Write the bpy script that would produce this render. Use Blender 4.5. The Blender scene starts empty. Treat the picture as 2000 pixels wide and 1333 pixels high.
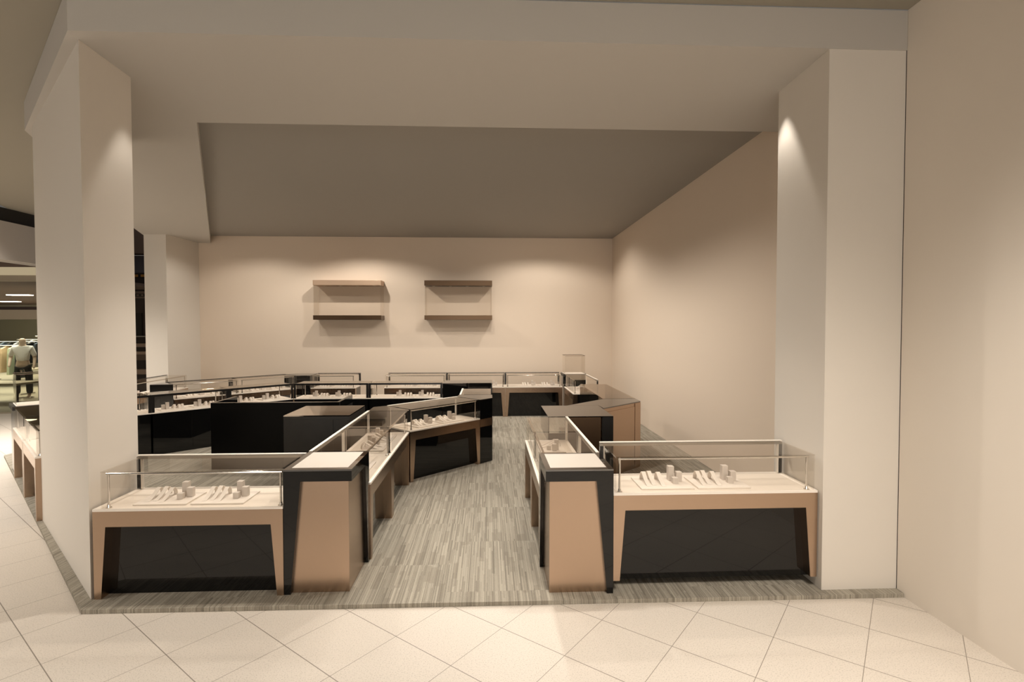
import bpy, bmesh, math, random
from mathutils import Vector, Matrix
random.seed(4)
sc = bpy.context.scene
COL = sc.collection
PI = math.pi
FZ = 0.03            # top of the carpeted platform
# ------------------------------------------------------------------ helpers
def prism(bm, poly, z0, z1, inset_top=None):
    """vertical prism over a ccw polygon"""
    a = sum(poly[i][0]*poly[(i+1) % len(poly)][1]-poly[(i+1) % len(poly)][0]*poly[i][1] for i in range(len(poly)))
    if a < 0: poly = poly[::-1]
    lo = [bm.verts.new((x, y, z0)) for x, y in poly]
    hi = [bm.verts.new((x, y, z1)) for x, y in (inset_top or poly)]
    n = len(poly)
    bm.faces.new(lo[::-1]); bm.faces.new(hi)
    for i in range(n):
        bm.faces.new((lo[i], lo[(i+1) % n], hi[(i+1) % n], hi[i]))
def box(bm, x0, x1, y0, y1, z0, z1):
    prism(bm, [(x0, y0), (x1, y0), (x1, y1), (x0, y1)], z0, z1)
def extr_y(bm, poly, y0, y1):
    """poly in x,z extruded along y"""
    a = [bm.verts.new((x, y0, z)) for x, z in poly]
    b = [bm.verts.new((x, y1, z)) for x, z in poly]
    n = len(poly)
    bm.faces.new(a); bm.faces.new(b[::-1])
    for i in range(n):
        bm.faces.new((a[i], b[i], b[(i+1) % n], a[(i+1) % n]))
def extr_x(bm, poly, x0, x1):
    """poly in y,z extruded along x"""
    a = [bm.verts.new((x0, y, z)) for y, z in poly]
    b = [bm.verts.new((x1, y, z)) for y, z in poly]
    n = len(poly)
    bm.faces.new(a); bm.faces.new(b[::-1])
    for i in range(n):
        bm.faces.new((a[i], b[i], b[(i+1) % n], a[(i+1) % n]))
def cyl(bm, x, y, z0, z1, r0, r1=None, seg=14):
    r1 = r0 if r1 is None else r1
    lo = [bm.verts.new((x+r0*math.cos(2*PI*k/seg), y+r0*math.sin(2*PI*k/seg), z0)) for k in range(seg)]
    hi = [bm.verts.new((x+r1*math.cos(2*PI*k/seg), y+r1*math.sin(2*PI*k/seg), z1)) for k in range(seg)]
    bm.faces.new(lo[::-1]); bm.faces.new(hi)
    for i in range(seg):
        bm.faces.new((lo[i], lo[(i+1) % seg], hi[(i+1) % seg], hi[i]))
def rod(bm, p, q, r, seg=10):
    p = Vector(p); q = Vector(q); d = (q-p).normalized()
    u = d.orthogonal().normalized(); v = d.cross(u)
    rings = []
    for c in (p, q):
        rings.append([bm.verts.new(c+r*(math.cos(2*PI*k/seg)*u+math.sin(2*PI*k/seg)*v)) for k in range(seg)])
    bm.faces.new(rings[0][::-1]); bm.faces.new(rings[1])
    for i in range(seg):
        bm.faces.new((rings[0][i], rings[0][(i+1) % seg], rings[1][(i+1) % seg], rings[1][i]))
def obj(name, bm, m, parent=None, loc=(0, 0, 0), bevel=0, label=None, smooth=False):
    bmesh.ops.recalc_face_normals(bm, faces=bm.faces)
    me = bpy.data.meshes.new(name); bm.to_mesh(me); bm.free()
    me.materials.append(m)
    if smooth:
        for p in me.polygons: p.use_smooth = True
    o = bpy.data.objects.new(name, me); COL.objects.link(o)
    o.location = loc
    if parent: o.parent = parent
    if bevel:
        b = o.modifiers.new('bevel', 'BEVEL'); b.width = bevel; b.segments = 2; b.limit_method = 'ANGLE'
        b.harden_normals = False
    if label: o['label'] = label
    return o
def struct(name, bm, m, **k):
    o = obj(name, bm, m, **k); o['kind'] = 'structure'; return o
def thing(name, label, cat, loc=(0, 0, 0), rz=0, group=None):
    o = bpy.data.objects.new(name, None); COL.objects.link(o)
    o.empty_display_size = .1
    o.location = loc; o.rotation_euler = (0, 0, rz); o['label'] = label; o['category'] = cat
    if group: o['group'] = group
    return o
B = bmesh.new
# ------------------------------------------------------------------ materials
def mat(name, col, rough=.5, metal=0, ior=1.45, bump=0, bscale=200, var=0, vscale=3, coat=0):
    m = bpy.data.materials.new(name); m.use_nodes = True
    nt = m.node_tree; b = nt.nodes['Principled BSDF']
    b.inputs['Base Color'].default_value = (*col, 1)
    b.inputs['Roughness'].default_value = rough
    b.inputs['Metallic'].default_value = metal
    b.inputs['IOR'].default_value = ior
    if coat:
        b.inputs['Coat Weight'].default_value = coat; b.inputs['Coat Roughness'].default_value = .03
    tc = nt.nodes.new('ShaderNodeTexCoord')
    if var:
        n = nt.nodes.new('ShaderNodeTexNoise'); n.inputs['Scale'].default_value = vscale
        n.inputs['Detail'].default_value = 4
        nt.links.new(tc.outputs['Object'], n.inputs['Vector'])
        mx = nt.nodes.new('ShaderNodeMix'); mx.data_type = 'RGBA'
        mx.inputs[6].default_value = (*[c*(1-var) for c in col], 1)
        mx.inputs[7].default_value = (*[min(1, c*(1+var)) for c in col], 1)
        nt.links.new(n.outputs['Fac'], mx.inputs[0]); nt.links.new(mx.outputs[2], b.inputs['Base Color'])
    if bump:
        n2 = nt.nodes.new('ShaderNodeTexNoise'); n2.inputs['Scale'].default_value = bscale
        n2.inputs['Detail'].default_value = 3
        nt.links.new(tc.outputs['Object'], n2.inputs['Vector'])
        bp = nt.nodes.new('ShaderNodeBump'); bp.inputs['Strength'].default_value = bump; bp.inputs['Distance'].default_value = .002
        nt.links.new(n2.outputs['Fac'], bp.inputs['Height']); nt.links.new(bp.outputs['Normal'], b.inputs['Normal'])
    return m
def glass(name, tint=(.9, .88, .85), f0ior=1.5, rough=0.0):
    m = bpy.data.materials.new(name); m.use_nodes = True
    nt = m.node_tree; nt.nodes.clear()
    out = nt.nodes.new('ShaderNodeOutputMaterial'); mx = nt.nodes.new('ShaderNodeMixShader')
    tr = nt.nodes.new('ShaderNodeBsdfTransparent'); gl = nt.nodes.new('ShaderNodeBsdfGlossy')
    fr = nt.nodes.new('ShaderNodeFresnel'); fr.inputs['IOR'].default_value = f0ior
    geo = nt.nodes.new('ShaderNodeNewGeometry')
    # only the outer side of each pane reflects, so a pane reads as one sheet
    sub = nt.nodes.new('ShaderNodeMath'); sub.operation = 'SUBTRACT'; sub.inputs[0].default_value = 1
    mul = nt.nodes.new('ShaderNodeMath'); mul.operation = 'MULTIPLY'
    tr.inputs['Color'].default_value = (*tint, 1); gl.inputs['Roughness'].default_value = rough
    gl.inputs['Color'].default_value = (1, .97, .93, 1)
    nt.links.new(geo.outputs['Backfacing'], sub.inputs[1])
    nt.links.new(fr.outputs[0], mul.inputs[0]); nt.links.new(sub.outputs[0], mul.inputs[1])
    nt.links.new(mul.outputs[0], mx.inputs[0]); nt.links.new(tr.outputs[0], mx.inputs[1]); nt.links.new(gl.outputs[0], mx.inputs[2])
    nt.links.new(mx.outputs[0], out.inputs[0])
    return m
def emit(name, col, s):
    m = bpy.data.materials.new(name); m.use_nodes = True
    nt = m.node_tree; nt.nodes.clear()
    out = nt.nodes.new('ShaderNodeOutputMaterial'); e = nt.nodes.new('ShaderNodeEmission')
    e.inputs[0].default_value = (*col, 1); e.inputs[1].default_value = s
    nt.links.new(e.outputs[0], out.inputs[0]); return m
M = {}
M['wall'] = mat('store_wall_paint', (.735, .62, .505), .75, bump=.08, bscale=300)
M['column'] = mat('column_paint', (.68, .63, .565), .75, bump=.08, bscale=300)
M['outer'] = mat('outer_wall_paint', (.79, .72, .635), .75, bump=.05, bscale=300)
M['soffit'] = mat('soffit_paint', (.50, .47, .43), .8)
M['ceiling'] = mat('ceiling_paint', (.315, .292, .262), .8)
M['mallceil'] = mat('mall_ceiling_paint', (.33, .30, .245), .8)
M['white'] = mat('white_laminate', (.87, .80, .72), .45)
M['pad'] = mat('display_pad', (.73, .655, .57), .7)
M['greymetal'] = mat('grey_satin_metal', (.34, .31, .27), .35, metal=.7)
M['inset'] = mat('inset_laminate', (.53, .475, .415), .5)
M['mirrortop'] = mat('polished_dark_metal_top', (.60, .54, .48), .03, metal=1)
M['darkstone'] = mat('dark_stone', (.017, .015, .013), .35, var=.35, vscale=9)
M['deadblack'] = mat('matt_black_laminate', (.004, .004, .004), .3, ior=1.2)
M['copper_satin'] = mat('satin_copper', (.52, .375, .27), .45, metal=.9)  # canopy bronze lightened in its base colour to look lit by the spots
M['display'] = mat('display_leatherette', (.78, .715, .645), .6)
M['display_dark'] = mat('riser_leatherette', (.66, .60, .545), .6)
M['black'] = mat('black_gloss_laminate', (.004, .004, .004), .03, ior=1.48)
M['blackfr'] = mat('black_satin_frame', (.010, .009, .009), .25, ior=1.6)
M['blacktop'] = mat('black_mirror_top', (.01, .008, .007), .02, ior=2.6)
M['copper'] = mat('brushed_copper', (.50, .368, .272), .22, metal=1, bump=.15, bscale=900)
M['bronze'] = mat('dark_bronze', (.125, .080, .050), .34, metal=1)
M['chrome'] = mat('polished_chrome', (.75, .72, .68), .12, metal=1)
M['alu'] = mat('satin_aluminium', (.88, .82, .74), .4, metal=.15)  # pale base colour puts the spotlit look of the rail tops into the metal
M['glass'] = glass('clear_glass', (.972, .965, .955), 1.28)
M['glasstop'] = glass('top_glass', (.91, .895, .875), 1.22)
M['glassmirror'] = glass('grazing_top_glass', (.80, .77, .73), 1.6)
M['smoked'] = glass('smoked_glass', (.60, .56, .52), 1.4)
M['shopglass'] = glass('shop_glass', (.93, .94, .88), 1.3)
M['dark'] = mat('dark_joint', (.02, .017, .014), .7)
M['brown'] = mat('mall_brown', (.16, .11, .085), .7)
M['darkbrown'] = mat('mall_dark_brown', (.045, .03, .026), .6)
M['peach'] = mat('mall_peach', (.42, .30, .23), .6)
M['purple'] = mat('mall_grey_panel', (.13, .12, .14), .5)
M['greyfascia'] = mat('mall_grey_fascia', (.50, .46, .42), .7)
M['beige'] = mat('shop_beige', (.42, .36, .27), .7)
M['shopwall'] = mat('shop_wall', (.50, .47, .38), .7)
M['shopfloor'] = mat('shop_floor', (.30, .27, .21), .3)
M['cloth_green'] = mat('cloth_green', (.33, .36, .24), .8)
M['cloth_black'] = mat('cloth_black', (.02, .02, .02), .8)
M['cloth_white'] = mat('cloth_white', (.7, .68, .66), .8)
M['cloth_grey'] = mat('cloth_grey', (.3, .29, .28), .8)
M['cloth_tan'] = mat('cloth_tan', (.42, .30, .18), .8)
M['cloth_blue'] = mat('cloth_blue', (.12, .16, .22), .8)
M['skin'] = mat('mannequin_finish', (.55, .42, .33), .5)
M['orange'] = mat('orange_letter', (.55, .26, .05), .5)
M['lamp'] = emit('lamp_glow', (1, .86, .66), 6)
M['cove'] = emit('cove_glow', (1, .80, .50), .42)
M['downlight'] = mat('frosted_lens', (.75, .70, .62), .5)

def nodes(m):
    nt = m.node_tree
    return nt, nt.nodes, nt.links
def mth(nt, op, a, b=None, c=None):
    n = nt.nodes.new('ShaderNodeMath'); n.operation = op
    for i, v in enumerate((a, b, c)):
        if v is None: continue
        if isinstance(v, (int, float)): n.inputs[i].default_value = v
        else: nt.links.new(v, n.inputs[i])
    return n.outputs[0]
def mixc(nt, f, a, b):
    n = nt.nodes.new('ShaderNodeMix'); n.data_type = 'RGBA'
    if isinstance(f, (int, float)): n.inputs[0].default_value = f
    else: nt.links.new(f, n.inputs[0])
    for i, v in ((6, a), (7, b)):
        if isinstance(v, tuple): n.inputs[i].default_value = (*v, 1)
        else: nt.links.new(v, n.inputs[i])
    return n.outputs[2]
# -- mall tiles: square speckled tiles laid on the diagonal
def tile_material():
    m = bpy.data.materials.new('mall_floor_tile'); m.use_nodes = True
    nt = m.node_tree; b = nt.nodes['Principled BSDF']
    tc = nt.nodes.new('ShaderNodeTexCoord'); sp = nt.nodes.new('ShaderNodeSeparateXYZ')
    nt.links.new(tc.outputs['Object'], sp.inputs[0])
    S = .486370; th = .877532601; ox, oy = -3.0303524, 3.4917152
    dx = mth(nt, 'SUBTRACT', sp.outputs[0], ox); dy = mth(nt, 'SUBTRACT', sp.outputs[1], oy)
    c, s = math.cos(th)/S, math.sin(th)/S
    a = mth(nt, 'ADD', mth(nt, 'MULTIPLY', dx, c), mth(nt, 'MULTIPLY', dy, s))
    bb = mth(nt, 'SUBTRACT', mth(nt, 'MULTIPLY', dx, s), mth(nt, 'MULTIPLY', dy, c))
    def line(v, w):
        f = mth(nt, 'FRACT', mth(nt, 'ADD', v, .5))
        return mth(nt, 'LESS_THAN', mth(nt, 'ABSOLUTE', mth(nt, 'SUBTRACT', f, .5)), w)
    g = mth(nt, 'MAXIMUM', line(a, .0058), line(bb, .0040))
    n1 = nt.nodes.new('ShaderNodeTexNoise'); n1.inputs['Scale'].default_value = 130; n1.inputs['Detail'].default_value = 2
    nt.links.new(tc.outputs['Object'], n1.inputs['Vector'])
    r = nt.nodes.new('ShaderNodeValToRGB'); nt.links.new(n1.outputs['Fac'], r.inputs[0])
    r.color_ramp.elements[0].position = .30; r.color_ramp.elements[0].color = (.43, .385, .33, 1)
    r.color_ramp.elements[1].position = .47; r.color_ramp.elements[1].color = (.61, .55, .48, 1)
    # per-tile tone
    wn = nt.nodes.new('ShaderNodeTexWhiteNoise'); wn.noise_dimensions = '2D'
    cb = nt.nodes.new('ShaderNodeCombineXYZ')
    nt.links.new(mth(nt, 'FLOOR', a), cb.inputs[0]); nt.links.new(mth(nt, 'FLOOR', bb), cb.inputs[1])
    nt.links.new(cb.outputs[0], wn.inputs['Vector'])
    tone = mixc(nt, mth(nt, 'MULTIPLY', wn.outputs['Value'], .10), r.outputs[0], (.60, .52, .44))
    col = mixc(nt, g, tone, (.24, .205, .17))
    nt.links.new(col, b.inputs['Base Color'])
    b.inputs['Roughness'].default_value = .55
    bp = nt.nodes.new('ShaderNodeBump'); bp.inputs['Strength'].default_value = .4; bp.inputs['Distance'].default_value = .002
    nt.links.new(mth(nt, 'SUBTRACT', 1, g), bp.inputs['Height']); nt.links.new(bp.outputs['Normal'], b.inputs['Normal'])
    return m
M['tile'] = tile_material()
# -- striped carpet tiles, stripes running front to back, tiles in a half-drop bond
def carpet_material():
    m = bpy.data.materials.new('striped_carpet'); m.use_nodes = True
    nt = m.node_tree; b = nt.nodes['Principled BSDF']
    tc = nt.nodes.new('ShaderNodeTexCoord'); sp = nt.nodes.new('ShaderNodeSeparateXYZ')
    nt.links.new(tc.outputs['Object'], sp.inputs[0])
    X, Y = sp.outputs[0], sp.outputs[1]
    TW = .91
    ci = mth(nt, 'FLOOR', mth(nt, 'DIVIDE', mth(nt, 'ADD', X, .77+.455+10*TW), TW))
    off = mth(nt, 'MULTIPLY', mth(nt, 'MODULO', ci, 2), .455)
    yy = mth(nt, 'ADD', mth(nt, 'ADD', Y, off), .23)
    ri = mth(nt, 'FLOOR', mth(nt, 'DIVIDE', yy, TW))
    def wnoise(*v):
        w = nt.nodes.new('ShaderNodeTexWhiteNoise'); w.noise_dimensions = '3D'
        cb = nt.nodes.new('ShaderNodeCombineXYZ')
        for i, q in enumerate(v):
            if isinstance(q, (int, float)): cb.inputs[i].default_value = q
            else: nt.links.new(q, cb.inputs[i])
        nt.links.new(cb.outputs[0], w.inputs['Vector']); return w.outputs['Value']
    seed = mth(nt, 'ADD', mth(nt, 'MULTIPLY', ci, 7.13), mth(nt, 'MULTIPLY', ri, 3.71))
    # fine threads
    s1 = mth(nt, 'FLOOR', mth(nt, 'DIVIDE', X, .0052))
    f1 = wnoise(s1, seed, 1.0)
    # long streaks of varying length
    s2 = mth(nt, 'FLOOR', mth(nt, 'DIVIDE', X, .0115))
    seg = mth(nt, 'FLOOR', mth(nt, 'ADD', mth(nt, 'DIVIDE', Y, .42), mth(nt, 'MULTIPLY', wnoise(s2, 5.0, 2.0), 9)))
    f2 = wnoise(s2, seg, seed)
    s3 = mth(nt, 'FLOOR', mth(nt, 'DIVIDE', X, .042))
    seg3 = mth(nt, 'FLOOR', mth(nt, 'ADD', mth(nt, 'DIVIDE', Y, .27), mth(nt, 'MULTIPLY', wnoise(s3, 8.0, 4.0), 9)))
    f3 = mth(nt, 'GREATER_THAN', wnoise(s3, seg3, seed), .86)
    n = nt.nodes.new('ShaderNodeTexNoise'); n.inputs['Scale'].default_value = 260; n.inputs['Detail'].default_value = 2
    nt.links.new(tc.outputs['Object'], n.inputs['Vector'])
    v = mth(nt, 'ADD', mth(nt, 'MULTIPLY', f1, .40), mth(nt, 'MULTIPLY', f2, .36))
    v = mth(nt, 'ADD', v, mth(nt, 'MULTIPLY', mth(nt, 'SUBTRACT', n.outputs['Fac'], .5), .9))
    r = nt.nodes.new('ShaderNodeValToRGB'); nt.links.new(v, r.inputs[0])
    e = r.color_ramp.elements
    e[0].position = .0; e[0].color = (.185, .166, .134, 1)
    e[1].position = .66; e[1].color = (.41, .372, .305, 1)
    c2 = mixc(nt, mth(nt, 'MULTIPLY', f3, .38), r.outputs[0], (.20, .175, .14))
    nt.links.new(c2, b.inputs['Base Color']); b.inputs['Roughness'].default_value = .95
    b.inputs['Specular IOR Level'].default_value = .1
    bp = nt.nodes.new('ShaderNodeBump'); bp.inputs['Strength'].default_value = .5; bp.inputs['Distance'].default_value = .003
    nt.links.new(n.outputs['Fac'], bp.inputs['Height']); nt.links.new(bp.outputs['Normal'], b.inputs['Normal'])
    return m
M['carpet'] = carpet_material()

# ================================================================== SETTING
bm = B(); box(bm, -30, 14, -9, 12.62, -.05, 0); struct('floor', bm, M['tile'])
PLAT = [(-2.84, 3.735), (3.055, 3.690), (3.075, 3.77), (3.075, 12.99), (-7.44, 12.99), (-7.44, 8.356)]
bm = B(); prism(bm, PLAT, 0, FZ); struct('floor_carpet', bm, M['carpet'])
# back and right walls of the shop
bm = B(); box(bm, -6.95, 3.08, 12.99, 13.14, FZ, 4.40); struct('wall_back', bm, M['wall'])
bm = B(); box(bm, 3.075, 3.225, 4.47, 13.14, FZ, 4.40); struct('wall_right', bm, M['wall'])
# plain wall of the neighbouring unit, coming towards the camera
bm = B(); box(bm, 3.062, 3.40, -8.0, 3.765, 0, 4.75); struct('wall_front_right', bm, M['outer'])
# ceiling (inner, higher) and lower soffits
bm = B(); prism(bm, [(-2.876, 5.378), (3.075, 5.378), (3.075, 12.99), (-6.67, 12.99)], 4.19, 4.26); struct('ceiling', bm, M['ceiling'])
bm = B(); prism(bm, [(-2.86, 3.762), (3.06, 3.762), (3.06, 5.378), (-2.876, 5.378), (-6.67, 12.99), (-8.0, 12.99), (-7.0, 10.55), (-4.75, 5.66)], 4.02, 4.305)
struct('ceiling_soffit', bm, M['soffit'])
# mall ceiling above the shopfront
bm = B(); prism(bm, [(-14, -9), (3.06, -9), (3.06, 3.76), (-2.86, 3.76), (-7.6, 9.4), (-10.4, 12.86), (-9.2, 10.39), (-9.1, 8.0), (-14, 8.0)], 4.31, 4.36); struct('ceiling_mall', bm, M['mallceil'])
# columns
bm = B(); prism(bm, [(-2.873, 3.875), (-2.89, 4.44), (-3.9, 5.92), (-4.575, 5.54)], FZ, 4.02); o = struct('wall_column_left', bm, M['column'])
bm = B(); prism(bm, [(2.482, 3.770), (3.06, 3.770), (3.06, 4.470), (2.499, 4.470)], FZ, 4.02); struct('wall_column_right', bm, M['column'])
bm = B(); prism(bm, [(-7.50, 11.84), (-7.02, 11.82), (-6.95, 12.99), (-7.50, 12.99)], FZ, 4.02); struct('wall_column_back_left', bm, M['column'])
# rear edge of the mall floor beyond the platform is the same slab; dark joint where the front walls meet
bm = B(); box(bm, 3.062, 3.075, 3.765, 3.785, 0, 4.3); struct('trim_1', bm, M['dark'])

# ------------------------------------------------------------------ mall beyond, left of the shop
bm = B(); box(bm, -9.7, -9.3, 10.0, 12.5, 3.30, 4.04); struct('trim_2', bm, M['greyfascia'])
bm = B(); box(bm, -14, -9.3, 12.6, 12.9, 3.38, 4.30); struct('trim_3', bm, M['brown'])
bm = B(); box(bm, -9.8, -9.36, 9.8, 12.6, 4.04, 4.309); struct('trim_16', bm, M['dark'])  # dark block standing in for the shaded recess above the grey fascia
# neighbouring clothing shop behind glass
SX0, SX1 = -27, -9.2
bm = B(); box(bm, SX0, SX1, 12.62, 27, -.05, 0.0); struct('floor_shop', bm, M['shopfloor'])
bm = B(); box(bm, SX0, SX1, 13.0, 27, 3.10, 3.16); struct('ceiling_shop', bm, M['brown'])
bm = B(); box(bm, SX0, SX1, 27, 27.1, 0, 3.1); struct('wall_shop_back', bm, M['shopwall'])
bm = B(); box(bm, SX0, SX1, 12.62, 13.0, 3.08, 3.195); struct('trim_4', bm, M['beige'])
bm = B(); box(bm, SX0, SX1, 12.60, 12.66, 3.20, 3.38); struct('trim_5', bm, M['cove'])
bm = B(); box(bm, SX0, SX1, 12.60, 12.72, 2.40, 2.47); struct('trim_6', bm, M['darkbrown'])
bm = B(); box(bm, SX0, SX1, 12.60, 12.70, 2.18, 2.40); struct('trim_7', bm, M['beige'])
w = thing('window_1', '', '', (0, 0, 0)); del w['label']; del w['category']; w['kind'] = 'structure'
for i, (a, b_) in enumerate([(-27, -13.2), (-13.19, -10.64), (-10.63, -9.2)]):
    bm = B(); box(bm, a, b_, 12.64, 12.65, .03, 2.18); obj('pane', bm, M['shopglass'], w)
bm = B(); box(bm, SX0, SX1, 12.60, 12.70, 0, .03); obj('sill', bm, M['beige'], w)
def shop_thing(name, label, cat, bm, m, group=None):
    o = obj(name, bm, m); o['label'] = label; o['category'] = cat
    if group: o['group'] = group
    return o
for k, (x, y, lab) in enumerate([(-15.9, 18.6, 'nearer of two small bright lamps in the ceiling of the shop at far left'), (-20.4, 23.4, 'farther of two small bright lamps in the ceiling of the shop at far left')]):
    bm = B(); box(bm, x-.35, x+.35, y-.12, y+.12, 3.075, 3.10)
    shop_thing('ceiling_lamp', lab, 'lamp', bm, M['lamp'], 'ceiling lamps of the far shop')
# display tables
def table(x, y, w_, d, h, lab):
    t = thing('display_table', lab, 'table', (x, y, 0), 0, 'display tables in the far shop')
    bm = B(); box(bm, -w_/2, w_/2, -d/2, d/2, h-.05, h); obj('tabletop', bm, M['beige'], t)
    for sx in (-1, 1):
        for sy in (-1, 1):
            bm = B(); box(bm, sx*(w_/2-.05)-.025, sx*(w_/2-.05)+.025, sy*(d/2-.05)-.025, sy*(d/2-.05)+.025, 0, h-.05); obj('leg', bm, M['darkbrown'], t)
table(-12.9, 14.4, 1.6, .8, .55, 'low beige display table nearest the glass of the far left shop')
table(-16.2, 18.6, 2.0, .9, .6, 'low beige display table behind the mannequin of the far left shop')
def rack(x, y, L, cols, lab, glab):
    t = thing('clothes_rack', lab, 'clothes rack', (x, y, 0), 0, 'clothes racks in the far shop')
    bm = B(); rod(bm, (-L/2, 0, 1.45), (L/2, 0, 1.45), .018); obj('rail', bm, M['chrome'], t)
    for s in (-1, 1):
        bm = B(); rod(bm, (s*L/2, 0, .04), (s*L/2, 0, 1.45), .018); obj('upright', bm, M['chrome'], t)
        bm = B(); rod(bm, (s*L/2, -.25, .02), (s*L/2, .25, .02), .02); obj('foot', bm, M['chrome'], t)
    n = len(cols)
    for i, c in enumerate(cols):
        gx = x-L/2+.12+(L-.24)*i/(n-1)
        bm = B(); h = random.uniform(.75, .95)
        prof = [(-.20, 1.22), (-.17, 1.36), (-.03, 1.42), (.03, 1.42), (.17, 1.36), (.20, 1.22), (.22, 1.43-h), (-.22, 1.43-h)]
        extr_x(bm, prof, -.035, .035)
        for v in bm.verts: v.co.x += .012*math.sin(9*v.co.z+i)
        g = obj('garment', bm, M[c], loc=(gx, y, 0)); g['label'] = glab; g['category'] = 'garment'; g['group'] = glab
rack(-14.5, 16.2, 1.6, ['cloth_green', 'cloth_green', 'cloth_black', 'cloth_grey', 'cloth_tan', 'cloth_green', 'cloth_black'], 'chrome clothes rack of green garments behind glass at far left', 'garments on the green rack of the far left shop')
rack(-17.6, 20.6, 2.0, ['cloth_grey', 'cloth_blue', 'cloth_black', 'cloth_white', 'cloth_grey', 'cloth_black', 'cloth_blue', 'cloth_tan'], 'chrome clothes rack of dark and blue garments deep inside the far left shop', 'garments on the dark rack of the far left shop')
rack(-19.9, 24.0, 1.6, ['cloth_black', 'cloth_grey', 'cloth_white', 'cloth_black', 'cloth_green', 'cloth_grey'], 'chrome clothes rack of black and white garments deepest in the far left shop', 'garments on the black and white rack of the far left shop')
# mannequin: one skinned body, clothing as children
def skin(name, pts, edges, rad, m, parent, root=0):
    me = bpy.data.meshes.new(name); me.from_pydata(pts, edges, []); me.materials.append(m)
    o = bpy.data.objects.new(name, me); COL.objects.link(o); o.parent = parent
    o.modifiers.new('skin', 'SKIN'); sv = me.skin_vertices[0].data
    for i, r in enumerate(rad): sv[i].radius = (r, r*.8 if r > .09 else r)
    sv[root].use_root = True
    s = o.modifiers.new('sub', 'SUBSURF'); s.levels = 2; s.render_levels = 2
    for p in me.polygons: p.use_smooth = True
    return o
mq = thing('mannequin', 'mannequin in white shirt and dark trousers standing behind the glass at far left', 'mannequin', (-13.0, 15.25, 0), .4)
bm = B(); cyl(bm, 0, 0, 0, .03, .22, seg=28); obj('base', bm, M['chrome'], mq)
P_ = [(0, 0, .95), (0, 0, 1.12), (0, .0, 1.35), (0, 0, 1.48), (0, -.01, 1.58), (0, -.01, 1.70),
      (.10, 0, .88), (.12, .0, .50), (.12, .02, .10), (.12, -.10, .05),
      (-.10, 0, .88), (-.13, -.02, .50), (-.14, .02, .10), (-.14, -.10, .05),
      (.18, 0, 1.42), (.25, .02, 1.15), (.27, -.10, .93), (.27, -.14, .84),
      (-.18, 0, 1.42), (-.27, .03, 1.16), (-.25, -.12, .98), (-.24, -.18, .90)]
E_ = [(0, 1), (1, 2), (2, 3), (3, 4), (4, 5), (0, 6), (6, 7), (7, 8), (8, 9), (0, 10), (10, 11), (11, 12), (12, 13),
      (2, 14), (14, 15), (15, 16), (16, 17), (2, 18), (18, 19), (19, 20), (20, 21)]
R_ = [.14, .12, .15, .06, .075, .085, .085, .06, .04, .035, .085, .06, .04, .035, .055, .045, .034, .028, .055, .045, .034, .028]
skin('body', P_, E_, R_, M['skin'], mq)
skin('shirt', [(0, 0, 1.02), (0, 0, 1.15), (0, 0, 1.36), (0, 0, 1.45), (.19, 0, 1.42), (.26, .02, 1.16), (-.19, 0, 1.42), (-.28, .03, 1.17)],
     [(0, 1), (1, 2), (2, 3), (2, 4), (4, 5), (2, 6), (6, 7)], [.17, .15, .175, .08, .075, .062, .075, .062], M['cloth_white'], mq)
skin('trousers', [(0, 0, .99), (.105, 0, .86), (.125, 0, .5), (.125, .02, .12), (-.105, 0, .86), (-.135, -.02, .5), (-.145, .02, .12)],
     [(0, 1), (1, 2), (2, 3), (0, 4), (4, 5), (5, 6)], [.16, .105, .085, .075, .105, .085, .075], M['cloth_black'], mq)

# dark mall glimpsed between the left column and the rear column
def slab(n, m, z0, z1, y0=16.0, y1=16.4, x0=-12.6, x1=-9.0):
    bm = B(); box(bm, x0, x1, y0, y1, z0, z1); return struct(n, bm, m)
slab('trim_8', M['brown'], 4.10, 5.2, 15.5, 15.9)
slab('trim_9', M['purple'], 3.60, 4.10)
slab('trim_10', M['darkbrown'], 3.05, 3.60, 16.02)
slab('trim_11', M['brown'], 2.86, 3.05, 15.9)
slab('wall_mall_far', M['darkbrown'], 0, 2.9, 16.3, 16.5)
slab('trim_12', M['peach'], 1.42, 1.52, 15.7, 15.8)
slab('trim_13', M['peach'], 1.22, 1.30, 15.4, 15.5)
slab('trim_14', M['brown'], 1.05, 1.22, 15.45, 15.5)
slab('trim_15', M['peach'], .66, .80, 15.3, 15.5)
bm = B(); rod(bm, (-12.6, 15.2, 1.74), (-9.0, 15.2, 1.74), .02)
o = obj('handrail', bm, M['chrome']); o['label'] = 'thin metal handrail in the dark mall between the two left columns'; o['category'] = 'handrail'
t = thing('lit_sign', 'upper dark fascia sign with a row of orange marks between the two left columns', 'sign', (-11.2, 15.98, 3.50))
bm = B(); box(bm, -1.4, 2.2, 0, .02, -.04, .06); obj('panel', bm, M['dark'], t)
for k in range(18):
    bm = B(); box(bm, -1.3+k*.19, -1.3+k*.19+.11, -.015, 0, -.025, .045); obj('mark', bm, M['orange'], t)
t = thing('lit_sign', 'lower dark sign with faint brown marks between the two left columns', 'sign', (-11.2, 15.88, 2.93))
bm = B(); box(bm, -1.4, 2.2, 0, .02, -.04, .05); obj('panel', bm, M['dark'], t)
for k in range(26):
    bm = B(); box(bm, -1.3+k*.13, -1.3+k*.13+.07, -.015, 0, -.02, .03); obj('mark', bm, M['brown'], t)
bm = B(); box(bm, -10.62, -10.40, 16.25, 16.302, 1.7, 2.42); o = obj('poster', bm, M['dark']); o['label'] = 'narrow black poster on the dark mall wall between the two left columns'; o['category'] = 'poster'

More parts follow.
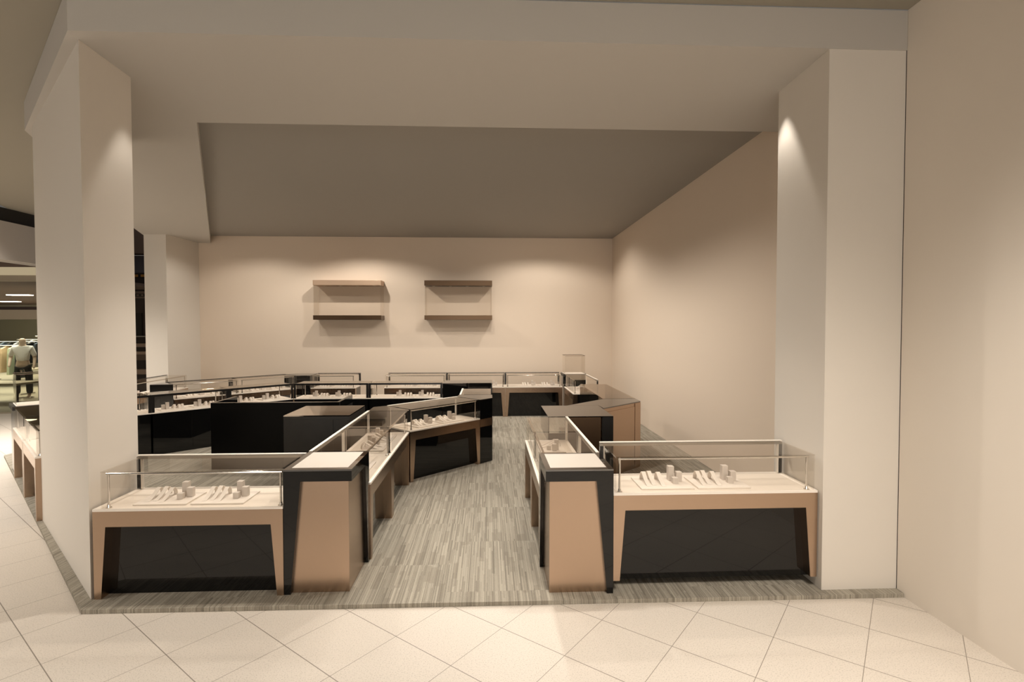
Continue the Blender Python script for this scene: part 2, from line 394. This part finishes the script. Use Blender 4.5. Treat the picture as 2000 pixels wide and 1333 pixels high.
# ================================================================== FIXTURES
TOP = .925; DECK = .655; D0 = .515
def inset_rect(x0, x1, y0, y1, d): return [(x0+d, y0+d), (x1-d, y0+d), (x1-d, y1-d), (x0+d, y1-d)]
def showcase(label, origin, rz, L, D=D0, lift=0, gl=.02, gr=.02, pl=.05, pr=.05, seam=True, topm='glasstop', railm='alu'):
    """local x along the front, y inwards, z up; customer side is y=0"""
    t = thing('glass_showcase', label, 'showcase', (origin[0], origin[1], FZ), rz, 'glass jewellery showcases')
    H = lift
    # body, recessed behind the copper frame
    bm = B(); box(bm, .012, L-.012, .085, D, .0 if not lift else .055, DECK-.015+H)
    obj('body', bm, M['black'], t)
    if lift:
        bm = B(); box(bm, .15, L-.12, .22, D-.06, 0, .055); obj('plinth', bm, M['dark'], t)
    # seams of staff-side doors
    if seam:
        for s in (0, 1):
            bm = B(); box(bm, .02+s*(L/2-.018), L/2-.002+s*(L/2-.018), D, D+.006, .05+H, DECK-.04+H); obj('door', bm, M['black'], t)
    bm = B(); box(bm, 0, L, 0, .085, DECK-.015-.112+H, DECK-.015+H); obj('apron', bm, M['copper'], t)
    zt = DECK-.127+H; zb = 0.0+H
    bm = B(); extr_y(bm, [(0, zb), (.048, zb), (.088, zt), (0, zt)], 0, .085); obj('leg', bm, M['copper'], t)
    bm = B(); extr_y(bm, [(L-.048, zb), (L, zb), (L, zt), (L-.088, zt)], 0, .085); obj('leg', bm, M['copper'], t)
    # deck: slab with raised lip
    bm = B(); box(bm, 0, L, 0, D, DECK-.015+H, DECK-.005+H)
    o_ = [(0, 0), (L, 0), (L, D), (0, D)]; m_ = inset_rect(0, L, 0, D, .012); i_ = inset_rect(0, L, 0, D, .030)
    rings = []
    for poly, z in ((o_, DECK-.005), (o_, DECK+.002), (m_, DECK+.002), (i_, DECK-.0049)):
        rings.append([bm.verts.new((x, y, z+H)) for x, y in poly])
    for a, b_ in zip(rings, rings[1:]):
        for i in range(4): bm.faces.new((a[i], a[(i+1) % 4], b_[(i+1) % 4], b_[i]))
    obj('deck', bm, M['white'], t)
    bm = B(); box(bm, .031, L-.031, .031, D-.031, DECK-.0052+H, DECK-.0042+H); obj('deck_pad', bm, M['pad'], t, label='beige display pad')
    # glass box
    z0 = DECK+.002+H; z1 = TOP+H; g = .006
    bm = B(); box(bm, gl, L-gr, .015, D-.004, z1-g, z1); obj('top_glass', bm, M[topm], t)
    bm = B(); box(bm, gl, L-gr, .015, .015+g, z0, z1-g); obj('front_glass', bm, M['glass'], t)
    bm = B(); box(bm, gl, gl+g, .015+g, D-.034, z0, z1-g); obj('end_glass', bm, M['glass'], t)
    bm = B(); box(bm, L-gr-g, L-gr, .015+g, D-.034, z0, z1-g); obj('end_glass', bm, M['glass'], t)
    # chrome rail on two posts behind the front glass
    xa, xb = pl, L-pr
    bm = B(); rod(bm, (xa-.012, .045, z1-.022), (xb+.012, .045, z1-.022), .0085); obj('rail', bm, M['chrome'], t, smooth=False)
    for x in (xa, xb):
        bm = B(); cyl(bm, x, .045, z0, z1-.014, .0075); p = obj('post', bm, M['chrome'], t)
        bm = B(); cyl(bm, x, .045, DECK-.005+H, DECK+.002+H, .02); cyl(bm, x, .045, DECK+.002+H, DECK+.022+H, .013, .010); obj('flange', bm, M['chrome'], p)
    # staff-side frame
    bm = B(); box(bm, 0, L, D-.026, D, z1+.0005, z1+.006); box(bm, 0, L, D-.003, D+.001, z1-.006, z1+.0005); obj('back_rail', bm, M[railm], t)  # near rails coloured lighter than their frame, as if under spotlights
    bm = B(); box(bm, 0, L, D-.030, D-.004, z1-.026, z1-.0065); obj('back_frame', bm, M['greymetal' if railm == 'alu' else 'blackfr'], t)
    for s in (0, 1):
        x0 = 0 if s == 0 else L-.030
        bm = B(); box(bm, x0, x0+.030, D-.030, D-.004, z0, z1-.026); p = obj('back_post', bm, M['blackfr'], t)
        xs = .030 if s == 0 else L-.030-.010
        bm = B(); box(bm, xs, xs+.010, D-.030, D-.004, z0, z1-.026); obj('edge_strip', bm, M['alu' if railm == 'alu' else 'chrome'], p)
    return t
# trays of display props
tray_src = None
def ramp_mesh():
    bm = B()
    # slide-shaped bangle display: quarter-round back, peak, long concave slope to the front
    prof = []
    for k in range(9):
        a = PI*.5*k/8; prof.append((.205-.045+.045*math.cos(a), .066*math.sin(a)))
    for k in range(1, 15):
        s = k/14; prof.append((.160-.150*s, .066*(1-s)**1.5+.001))
    th = .0035
    inner = []
    for i, (y, z) in enumerate(prof):
        a = prof[max(0, i-1)]; b_ = prof[min(len(prof)-1, i+1)]
        dy, dz = b_[0]-a[0], b_[1]-a[1]; l = math.hypot(dy, dz) or 1
        n = (-dz/l, dy/l)   # towards inside
        if n[1] > 0: n = (-n[0], -n[1])
        inner.append((y+n[0]*th, max(0, z+n[1]*th)))
    w_ = .030
    vo = [[bm.verts.new((x, y, z)) for y, z in prof] for x in (0, w_)]
    vi = [[bm.verts.new((x, y, z)) for y, z in inner] for x in (0, w_)]
    n = len(prof)
    for i in range(n-1):
        bm.faces.new((vo[0][i], vo[1][i], vo[1][i+1], vo[0][i+1]))
        bm.faces.new((vi[0][i], vi[0][i+1], vi[1][i+1], vi[1][i]))
        for s in (0, 1): bm.faces.new((vo[s][i], vo[s][i+1], vi[s][i+1], vi[s][i]))
    bmesh.ops.remove_doubles(bm, verts=bm.verts, dist=1e-5)
    return bm
RAMP = None
def make_tray():
    t = thing('jewellery_display_tray', 'x', 'display tray', (0, 0, 0), 0, 'jewellery trays inside the showcases')
    bm = B(); box(bm, 0, .385, 0, .29, 0, .011); obj('tray_base', bm, M['display'], t, bevel=.0015)
    rs = []
    for (x, y) in ((.055, .052), (.103, .070), (.163, .040)):
        o = obj('bangle_ramp', ramp_mesh(), M['display'], t); o.location = (x, y-.01, .011)
    for (x, y, s, h) in ((.255, .180, .043, .108), (.305, .150, .043, .072), (.262, .098, .041, .044)):
        bm = B(); box(bm, 0, s, 0, s, 0, h); o = obj('ring_riser', bm, M['display_dark'], t, bevel=.001); o.location = (x, y, .011)
    return t
TRAY = None
def tray(case, lx, label, ly=.085, s=1.0, deck=None, da=0):
    """a copy of the tray with its parts, laid on the deck of a showcase"""
    global TRAY
    if TRAY is None:
        r = TRAY = make_tray()
    else:
        r = TRAY.copy(); COL.objects.link(r)
        for ch in list(TRAY.children):
            c = ch.copy(); COL.objects.link(c); c.parent = r
    rz = case.rotation_euler[2]
    c, sn = math.cos(rz), math.sin(rz)
    x = case.location.x+c*lx-sn*ly; y = case.location.y+sn*lx+c*ly
    r.location = (x, y, case.location.z+(deck if deck is not None else DECK-.005)+.0010)
    r.rotation_euler = (0, 0, rz+da); r.scale = (s, s, s)
    r['label'] = label
    return r
Q = PI/4
# ---- front pair
fl = showcase('front left glass showcase with copper frame beside the left column', (-2.85, 3.873), 0, 1.345, gl=.05, pl=.085, pr=.03)
tray(fl, .225, 'left tray in the front left showcase beside the column'); tray(fl, .640, 'right tray in the front left showcase beside the black corner cabinet')
fr = showcase('front right glass showcase with copper frame, standing against the right column', (.922, 3.815), 0, 1.55, lift=.08, pl=.055, pr=.06, gr=.015)
tray(fr, .235, 'left tray in the front right showcase by the column', s=1.06, deck=DECK-.005+.08); tray(fr, .672, 'right tray in the front right showcase by the column', s=1.06, deck=DECK-.005+.08)
# ---- left aisle run
la1 = showcase('left aisle showcase right behind the front black corner cabinet', (-.995, 4.445), PI/2, 1.005, D=.51)
tray(la1, .30, 'tray in the left aisle showcase directly behind the front corner cabinet', ly=.10)
la2 = showcase('second left aisle showcase, between the near one and the slanted showcase', (-.995, 5.452), PI/2, 1.125, D=.51)
tray(la2, .13, 'near tray in the second left aisle showcase', ly=.12); tray(la2, .54, 'far tray in the second left aisle showcase', ly=.12)
m4 = showcase('slanted left aisle showcase turned diagonally across the carpet', (-.992, 6.645), Q, 1.225, D=.50, topm='glassmirror')
tray(m4, .20, 'near tray in the slanted left aisle showcase'); tray(m4, .62, 'far tray in the slanted left aisle showcase')
# ---- right aisle run
ra1 = showcase('right aisle showcase just behind the right black corner cabinet', (.418, 5.155), -PI/2, .86, D=.495)
ra2 = showcase('second right aisle showcase, ending at the smoked glass cabinet', (.418, 6.035), -PI/2, .87, D=.495)
tray(ra2, .22, 'tray tilted across the second right aisle showcase near the smoked glass cabinet', ly=.10)
# ---- island rear row, seen from its staff side
r2 = showcase('right one of the two straight showcases in the island rear row', (-.86, 10.285), PI, 1.355, D=.51, topm='glassmirror', railm='blackfr')
tray(r2, .12, 'right tray in the right showcase of the island rear row'); tray(r2, .54, 'left tray in the right showcase of the island rear row')
r1 = showcase('left one of the two straight showcases in the island rear row', (-2.22, 10.285), PI, 1.355, D=.51, topm='glassmirror', railm='blackfr')
tray(r1, .12+.2, 'right tray in the left straight showcase of the island rear row'); tray(r1, .54+.2, 'left tray in the left straight showcase of the island rear row')
def dpt(k, back=0):   # points along the diagonal rear row; back=distance to the customer side
    return (-3.585-k*.7071-back*.7071, 9.785-k*.7071+back*.7071)
d1 = showcase('diagonal island showcase adjoining the straight rear row', dpt(.0, .51), PI+Q, 1.10, D=.51, topm='glassmirror', railm='blackfr')
tray(d1, .10, 'right tray in the diagonal showcase adjoining the island rear row'); tray(d1, .56, 'left tray in the diagonal showcase adjoining the island rear row')
d2 = showcase('middle diagonal island showcase behind the black counter', dpt(1.103, .51), PI+Q, 1.10, D=.51, topm='glassmirror', railm='blackfr')
tray(d2, .10, 'right tray in the middle diagonal island showcase'); tray(d2, .56, 'left tray in the middle diagonal island showcase')
d3 = showcase('outer diagonal island showcase half hidden by the left column', dpt(2.206, .51), PI+Q, .52, D=.51, topm='glassmirror', railm='blackfr')
# ---- along the back wall
br1 = showcase('left one of three showcases in the back right row along the wall', (-2.26, 11.45), 0, 1.335, D=.52, railm='blackfr')
br2 = showcase('middle one of three showcases in the back right row along the wall', (-.92, 11.45), 0, 1.28, D=.52, railm='blackfr')
br3 = showcase('right one of three showcases in the back right row, beside the glass cube', (.365, 11.45), 0, 1.25, D=.52, railm='blackfr')
for n_, c_ in (('left', br1), ('middle', br2), ('right', br3)):
    tray(c_, .33, 'left tray in the %s showcase of the back right row' % n_, ly=.06); tray(c_, .76, 'right tray in the %s showcase of the back right row' % n_, ly=.06)
bl3 = showcase('straight showcase of the back left row, below the wall display', (-3.83, 11.45), 0, .95, D=.52, railm='blackfr')
tray(bl3, .09, 'left tray in the straight showcase of the back left row', ly=.06); tray(bl3, .50, 'right tray in the straight showcase of the back left row', ly=.06)
bl2 = showcase('right diagonal showcase of the back left row', (-4.925, 10.625), Q, 1.14, D=.52, railm='blackfr')
bl1 = showcase('left diagonal showcase of the back left row', (-5.735, 9.815), Q, 1.14, D=.52, railm='blackfr')
for n_, c_ in (('right', bl2), ('left', bl1)):
    tray(c_, .22, 'left tray in the %s diagonal showcase of the back left row' % n_, ly=.06); tray(c_, .64, 'right tray in the %s diagonal showcase of the back left row' % n_, ly=.06)
m14 = showcase('farthest left showcase with dark frame seen past the left column', (-6.55, 9.95), PI/2, 1.78, D=.46, railm='blackfr')
tray(m14, .20, 'tray in the farthest left showcase seen past the column'); 
# ---- right rear, facing the aisle
m8 = showcase('short right rear showcase between the glass cube and the brown counter', (1.655, 11.44), -PI/2, 1.23, D=.50)
tray(m8, .30, 'far tray in the short right rear showcase'); tray(m8, .75, 'near tray in the short right rear showcase')
# ---- small showcase behind the slanted one
m6 = showcase('small showcase behind the black end cabinet of the left aisle', (.050, 8.075), PI/2, .80, D=.50, topm='glassmirror')
# ---- along the mall edge on the left
def opt(k): return (-4.56-k*.7071, 5.46+k*.7071)
a_ = opt(1.165); lo1 = showcase('mall side showcase on the left, next to the left column', a_, -Q, 1.14, D=.50, pl=.08)
a_ = opt(2.33); lo2 = showcase('mall side showcase on the left, next to the far white topped cabinet', a_, -Q, 1.14, D=.50, pl=.08)

# ---- black corner cabinets with white inset tops
def corner_cabinet(label, x0, x1, y0, y1, leg_side, aisle_side):
    """leg_side: side of the tapered front leg (-1 left, 1 right); aisle_side: the opposite side, towards the aisle"""
    t = thing('corner_cabinet', label, 'cabinet', ((x0+x1)/2, y0, FZ), 0, 'black corner cabinets with white tops')
    w_ = (x1-x0)/2; D = y1-y0; s = leg_side
    H = TOP; bar = .088
    def xs(a, b_): return (min(s*a, s*b_), max(s*a, s*b_))
    # copper body, set back under the black frame
    a, b_ = xs(-w_+.030, w_-.035)
    bm = B(); box(bm, a, b_, .030, D-.005, .0, H-bar); obj('body', bm, M['copper'], t, bevel=.002)
    # frame: front bar, front leg tapering down, side bar and far leg on the aisle face
    bm = B(); a, b_ = xs(-w_, w_); box(bm, a, b_, 0, D, H-bar, H-.012); obj('top_frame', bm, M['black'], t)
    bm = B()
    extr_y(bm, [(s*w_, 0), (s*(w_-.045), 0), (s*(w_-.125), H-bar), (s*w_, H-bar)], 0, .028); obj('front_leg', bm, M['black'], t)
    bm = B(); a, b_ = xs(w_-.033, w_); box(bm, a, b_, .028, D, 0, H-bar); obj('side_panel', bm, M['black'], t)
    bm = B()
    extr_x(bm, [(D, 0), (D-.05, 0), (D-.13, H-bar), (D, H-bar)], min(-s*w_, -s*(w_-.028)), max(-s*w_, -s*(w_-.028))); obj('aisle_leg', bm, M['black'], t)
    # rim and white inset
    o_ = [(-w_, 0), (w_, 0), (w_, D), (-w_, D)]; i_ = [(-w_+.040, .055), (w_-.040, .055), (w_-.040, D-.012), (-w_+.040, D-.012)]
    bm = B(); r = []
    for poly, z in ((o_, H-.012), (o_, H), (i_, H), (i_, H-.012)):
        r.append([bm.verts.new((x, y, z)) for x, y in poly])
    for p, q in zip(r, r[1:]):
        for i in range(4): bm.faces.new((p[i], p[(i+1) % 4], q[(i+1) % 4], q[i]))
    obj('rim', bm, M['blacktop'], t)
    bm = B(); box(bm, -w_+.041, w_-.041, .056, D-.013, H-.012, H-.002); obj('inset_top', bm, M['inset'], t, label='white inset panel')
    return t
corner_cabinet('left front black corner cabinet with copper panel and white top', -1.503, -1.007, 3.878, 4.440, -1, 1)
corner_cabinet('right front black corner cabinet with copper panel and white top', .415, .915, 3.792, 4.292, 1, -1)

def poly_cabinet(name, label, cat, poly, body='black', top='blacktop', h=TOP, band=None, group=None):
    cx = sum(p[0] for p in poly)/len(poly); cy = sum(p[1] for p in poly)/len(poly)
    t = thing(name, label, cat, (cx, cy, FZ), 0, group)
    lp = [(x-cx, y-cy) for x, y in poly]
    bm = B(); prism(bm, lp, 0, h-.014); obj('body', bm, M[body], t)
    bm = B(); prism(bm, lp, h-.012, h); obj('top', bm, M[top], t)
    bm = B(); prism(bm, [(x*.99, y*.99) for x, y in lp], h-.014, h-.012); obj('shadow_gap', bm, M['dark'], t)
    return t, lp, (cx, cy)
# wedge between the straight and the slanted aisle runs
t, lp, c = poly_cabinet('corner_filler', 'wedge of glass topped showcase where the left aisle run turns diagonally', 'showcase',
    [(-1.50, 6.582), (-1.0, 6.582), (-1.0, 6.640), (-1.353, 6.995), (-1.50, 6.90)], body='copper', h=DECK-.02, top='blackfr')
bm = B(); prism(bm, lp, TOP-.006, TOP); obj('top_glass', bm, M['glassmirror'], t)
# black end cabinet of the slanted run
t, lp, c = poly_cabinet('end_cabinet', 'black end cabinet with copper band closing the slanted left aisle run', 'cabinet',
    [(-.124, 7.515), (.052, 7.700), (.052, 8.068), (-.455, 8.068), (-.478, 7.872)])
d_ = Vector((.176, .185, 0)).normalized(); n_ = Vector((d_.y, -d_.x, 0))
a = Vector((-.124-c[0], 7.515-c[1], 0)); b2 = Vector((.052-c[0], 7.700-c[1], 0))
bm = B(); prism(bm, [tuple((a+n_*.004).xy), tuple((b2+n_*.004).xy), tuple((b2-n_*.004).xy), tuple((a-n_*.004).xy)], DECK-.127, DECK-.015); obj('band', bm, M['copper'], t)
# black end cabinet of the rear row
poly_cabinet('end_cabinet', 'long black end cabinet at the right end of the island rear row', 'cabinet', [(-.855, 9.775), (.065, 9.775), (.065, 10.285), (-.855, 10.285)])
# black filler cabinets in the back left row
poly_cabinet('corner_filler', 'black wedge cabinet joining the straight and diagonal parts of the back left row', 'cabinet', [(-4.115, 11.438), (-3.84, 11.45), (-3.84, 11.97), (-4.30, 11.97), (-4.48, 11.80)])
poly_cabinet('corner_filler', 'black wedge cabinet at the left end of the diagonal back left row', 'cabinet', [(-6.14, 9.78), (-5.748, 9.815), (-6.105, 10.175), (-6.5, 10.05)][:3]+[(-6.14, 10.10)])
# square black cash counter inside the island
t, lp, c = poly_cabinet('cash_counter', 'square black counter with mirror-like top standing inside the island', 'counter', [(-2.415, 6.27), (-1.645, 6.27), (-1.645, 7.04), (-2.415, 7.04)], body='darkstone', top='mirrortop')
for k, (u0, u1) in enumerate(((-.378, .192), (.197, .378))):
    bm = B(); box(bm, u0, u1, -.391, -.385, .03, TOP-.05); obj('door', bm, M['darkstone'], t)
# long black counter with upstand
t = thing('back_counter', 'long low black counter with raised rim in the middle of the island', 'counter', (-2.95, 7.38, FZ))
bm = B(); box(bm, -.875, .875, 0, .70, 0, .82); obj('body', bm, M['deadblack'], t)
bm = B(); box(bm, -.84, .84, .035, .70, .82, .835); obj('worktop', bm, M['blackfr'], t)
bm = B(); box(bm, -.875, .875, 0, .035, .82, TOP-.004); obj('front_rim', bm, M['deadblack'], t)
bm = B(); box(bm, -.875, .875, 0, .045, TOP-.004, TOP); obj('front_cap', bm, M['blacktop'], t)
for s in (-1, 1):
    bm = B(); box(bm, min(s*.84, s*.875), max(s*.84, s*.875), .035, .70, .82, TOP-.004); obj('side_rim', bm, M['black'], t)
    bm = B(); box(bm, min(s*.83, s*.875), max(s*.83, s*.875), .045, .70, TOP-.004, TOP); obj('side_cap', bm, M['blacktop'], t)
# ---- smoked glass cabinet at the turn of the right run
t = thing('smoked_glass_cabinet', 'square smoked glass cabinet at the bend of the right aisle run', 'cabinet', (.69, 6.055, FZ))
W_ = .765
bm = B(); box(bm, .235, W_-.008, .008, .835, 0, DECK-.02); obj('body', bm, M['black'], t)
bm = B(); box(bm, 0, .07, .01, .16, 0, DECK-.02); obj('side_body', bm, M['black'], t)
bm = B(); box(bm, .07, .235, .01, .16, 0, DECK-.02); obj('deck_base', bm, M['black'], t)
bm = B(); box(bm, 0, W_, 0, .845, TOP-.012, TOP); obj('top', bm, M['blacktop'], t)
bm = B(); box(bm, .0, .225, 0, .006, DECK-.02, TOP-.012); obj('front_pane', bm, M['glass'], t)
bm = B(); box(bm, 0, .012, .006, .845, DECK-.02, TOP-.012); obj('side_wall', bm, M['black'], t)
bm = B(); box(bm, .235, .618, .0, .02, .0, TOP-.012); obj('copper_panel', bm, M['bronze'], t)
bm = B(); box(bm, .634, W_, .0, .02, .0, TOP-.012); obj('dark_panel', bm, M['blackfr'], t)
bm = B(); box(bm, W_-.008, W_, .02, .62, .0, TOP-.012); obj('side_panel', bm, M['bronze'], t)
# ---- copper diagonal counter beyond it
poly = [(1.04, 6.905), (1.458, 6.905), (1.470, 6.660), (2.13, 7.27), (2.13, 7.52), (1.665, 7.52)]
t, lp, c = poly_cabinet('diagonal_counter', 'copper clad counter running diagonally beyond the smoked glass cabinet', 'counter', poly, body='copper', top='blacktop')
d_ = Vector((.66, .61, 0)).normalized(); n_ = Vector((d_.y, -d_.x, 0))
a = Vector((1.470-c[0], 6.660-c[1], 0))
def diag_strip(u0, u1, z0, z1, th, m, nm):
    p = a+d_*u0; q = a+d_*u1
    bm = B(); prism(bm, [tuple((p+n_*th).xy), tuple((q+n_*th).xy), tuple((q-n_*.002).xy), tuple((p-n_*.002).xy)], z0, z1); obj(nm, bm, m, t)
diag_strip(.02, .735, .02, TOP-.06, .008, M['copper'], 'door'); diag_strip(.75, .89, .02, TOP-.02, .008, M['copper'], 'end_panel')
# ---- glass counter behind it
t = thing('glass_counter', 'brown glass topped counter between the diagonal counter and the right rear showcase', 'counter', (1.655, 7.545, FZ))
bm = B(); box(bm, 0, .48, 0, 1.90, 0, DECK-.05); obj('body', bm, M['black'], t)
bm = B(); box(bm, 0, .48, 0, .012, DECK-.05, TOP-.012); obj('end_panel', bm, M['black'], t)
bm = B(); box(bm, .462, .48, .012, 1.90, DECK-.05, TOP-.012); obj('back_panel', bm, M['copper'], t)
bm = B(); box(bm, 0, .006, .012, 1.90, DECK-.05, TOP-.012); obj('front_glass', bm, M['smoked'], t)
bm = B(); box(bm, 0, .48, 0, 1.90, TOP-.010, TOP); obj('top_glass', bm, glass('bronze_glass', (.55, .48, .42), 1.9), t)
# ---- plinths with white tops and glass cubes
def plinth_cube(label, clabel, loc, rz, w_, d, h=.40):
    t = thing('plinth_cabinet', label, 'cabinet', (loc[0], loc[1], FZ), rz, 'black plinths carrying glass cubes')
    bm = B(); box(bm, .02, w_-.02, .02, d-.02, 0, TOP-.05); obj('body', bm, M['black'], t)
    bm = B(); box(bm, 0, w_, 0, d, TOP-.05, TOP); obj('top_frame', bm, M['blackfr'], t)
    bm = B(); box(bm, .04, w_-.04, .04, d-.04, TOP, TOP+.006); obj('inset_top', bm, M['white'], t, label='white top panel')
    g = thing('glass_cube', clabel, 'glass cover', (loc[0], loc[1], FZ+TOP+.007), rz, 'glass cubes on plinths')
    e = .006
    a, b_, c, dd = .045, w_-.045, .045, d-.045
    bm = B(); box(bm, a, b_, c, c+e, 0, h); obj('front_pane', bm, M['glass'], g)
    bm = B(); box(bm, a, b_, dd-e, dd, 0, h); obj('back_pane', bm, M['glass'], g)
    bm = B(); box(bm, a, a+e, c+e, dd-e, 0, h); obj('side_pane', bm, M['glass'], g)
    bm = B(); box(bm, b_-e, b_, c+e, dd-e, 0, h); obj('side_pane', bm, M['glasstop'], g)
    bm = B()
    for (p, q) in (((a, c), (b_, c)), ((a, dd), (b_, dd)), ((a, c), (a, dd)), ((b_, c), (b_, dd))):
        rod(bm, (*p, h), (*q, h), .0035, 6)
    obj('top_edge', bm, M['bronze'], g)
    bm = B(); box(bm, a+e, b_-e, c+e, dd-e, h-e, h-.001); obj('top_pane', bm, M['glass'], g)
plinth_cube('black plinth with white top in the back right corner', 'clear glass cube on the plinth in the back right corner', (1.64, 11.46), 0, .53, .51)
a_ = opt(2.86); plinth_cube('black plinth with white top at the far left mall side', 'clear glass cube on the far left mall side plinth', a_, -Q, .52, .50, h=.41)

# ---- wall display boxes
def wall_case(label, x0, x1, metal):
    t = thing('wall_display_case', label, 'wall display', (x0, 12.59, 2.17), 0, 'glass display boxes on the back wall')
    W = x1-x0; D = .395
    bm = B(); box(bm, 0, W, 0, D, 0, .105); obj('bottom_shelf', bm, M['bronze'], t, bevel=.002)
    bm = B(); box(bm, 0, W, 0, D, .815, .935); obj('canopy', bm, M[metal], t, bevel=.002)
    bm = B(); box(bm, .012, W-.012, .01, .016, .105, .815); obj('front_glass', bm, M['glass'], t)
    for s in (0, 1):
        xx = .012 if s == 0 else W-.018
        bm = B(); box(bm, xx, xx+.006, .016, D, .105, .815); obj('side_glass', bm, M['glasstop'], t)
    for k in range(4):
        bm = B(); cyl(bm, W*(k+.5)/4, .2, .808, .815, .035, seg=20); obj('downlight', bm, M['downlight'], t)
wall_case('left wall display box with bright copper canopy on the back wall', -4.135, -2.545, 'copper_satin')
wall_case('right wall display box with dark bronze canopy on the back wall', -1.525, .085, 'bronze')

# ================================================================== LIGHTS
WARM = (1, .922, .825)
def spot(x, y, z, power, ang=70, blend=.5, tgt=None, col=WARM, r=.04):
    l = bpy.data.lights.new('ceiling_spot', 'SPOT'); l.energy = power; l.color = col
    l.spot_size = math.radians(ang); l.spot_blend = blend; l.shadow_soft_size = r
    o = bpy.data.objects.new('ceiling_spot', l); COL.objects.link(o); o.location = (x, y, z)
    d = Vector(tgt)-o.location if tgt else Vector((0, 0, -1))
    o.rotation_euler = d.to_track_quat('-Z', 'Y').to_euler(); return o
def area(x, y, z, sx, sy, power, rot=(0, 0, 0), col=WARM):
    l = bpy.data.lights.new('ceiling_panel', 'AREA'); l.shape = 'RECTANGLE'; l.size = sx; l.size_y = sy; l.energy = power; l.color = col; l.spread = math.radians(112)
    o = bpy.data.objects.new('ceiling_panel', l); COL.objects.link(o); o.location = (x, y, z); o.rotation_euler = rot; return o
for x, p in ((-5.3, 80), (-2.97, 165), (1.13, 118), (1.9, 22)):
    spot(x, 11.4, 4.17, p, 150, .35)
for y in (6.3, 8.1, 9.9):
    spot(.25, y, 4.17, 170, 150, .5)
# shop interior, over the cases
for x, y in ((-4.1, 8.6), (-2.6, 8.6), (-.7, 8.8), (-2.4, 6.4), (-1.0, 6.6), (-.3, 10.4), (-4.3, 10.6)):
    spot(x, y, 4.17, 82, 150, .6)
# row in the front soffit: lights the front cases and the mall tiles before them
for x, p in ((-1.95, 215), (-.85, 125), (.25, 125), (1.35, 140)):
    spot(x, 4.38, 4.01, p, 62, .6)
spot(1.75, 2.15, 4.29, 165, 84, .9)  # extra spot added to brighten the front right wall and nearby tiles
# scallops on the columns
spot(2.345, 4.36, 4.005, 36, 56, .35); spot(-2.66, 4.36, 4.005, 26, 54, .4)
# unseen fill panels added under the mall ceiling to brighten columns and walls
for x, y, p in ((-5.6, 2.6, 70), (-6.8, 4.6, 60), (-8.6, 6.2, 80), (-8.4, 9.2, 150), (1.65, 1.2, 72)):
    area(x, y, 4.28, 1.2, 1.2, p)
# upright fill panels added behind the camera to light the column fronts
for x, y, p in ((-5.5, -7.5, 60), (-1.5, -8, 55), (1.6, -7.5, 50)):
    area(x, y, 1.7, 3.0, 2.0, p, rot=(PI/2, 0, 0))
area(-14.5, 16.5, 3.05, 4, 4, 330, col=(1, .95, .80)); area(-19.5, 22.5, 3.05, 5, 5, 420, col=(1, .95, .80))  # fill panels added to brighten the inside of the far shop
w = bpy.data.worlds.new('w'); sc.world = w; w.use_nodes = True
w.node_tree.nodes['Background'].inputs[0].default_value = (1, .93, .84, 1)
w.node_tree.nodes['Background'].inputs[1].default_value = .12

# ================================================================== CAMERA
f = 1025.93; yaw, pitch, roll = 4.44724739e-02, -2.70281953e-02, -6.34185261e-04
cy, sy, cp, sp = math.cos(yaw), math.sin(yaw), math.cos(pitch), math.sin(pitch)
F = Vector((sy*cp, cy*cp, sp)); Rv = Vector((cy, -sy, 0)); U = Rv.cross(F)
r_ = math.cos(roll)*Rv+math.sin(roll)*U; u_ = -math.sin(roll)*Rv+math.cos(roll)*U
mt = Matrix((r_, u_, -F)).transposed().to_4x4(); mt.translation = (0, 0, 2)
cam = bpy.data.cameras.new('camera'); co = bpy.data.objects.new('camera', cam); COL.objects.link(co)
co.matrix_world = mt; cam.sensor_width = 36; cam.lens = 36*f/2000; cam.clip_start = .05; cam.clip_end = 200
sc.camera = co
sc.view_settings.view_transform = 'Standard'; sc.view_settings.look = 'None'
sc.view_settings.exposure = 0; sc.view_settings.gamma = 1; sc.view_settings.use_curve_mapping = False
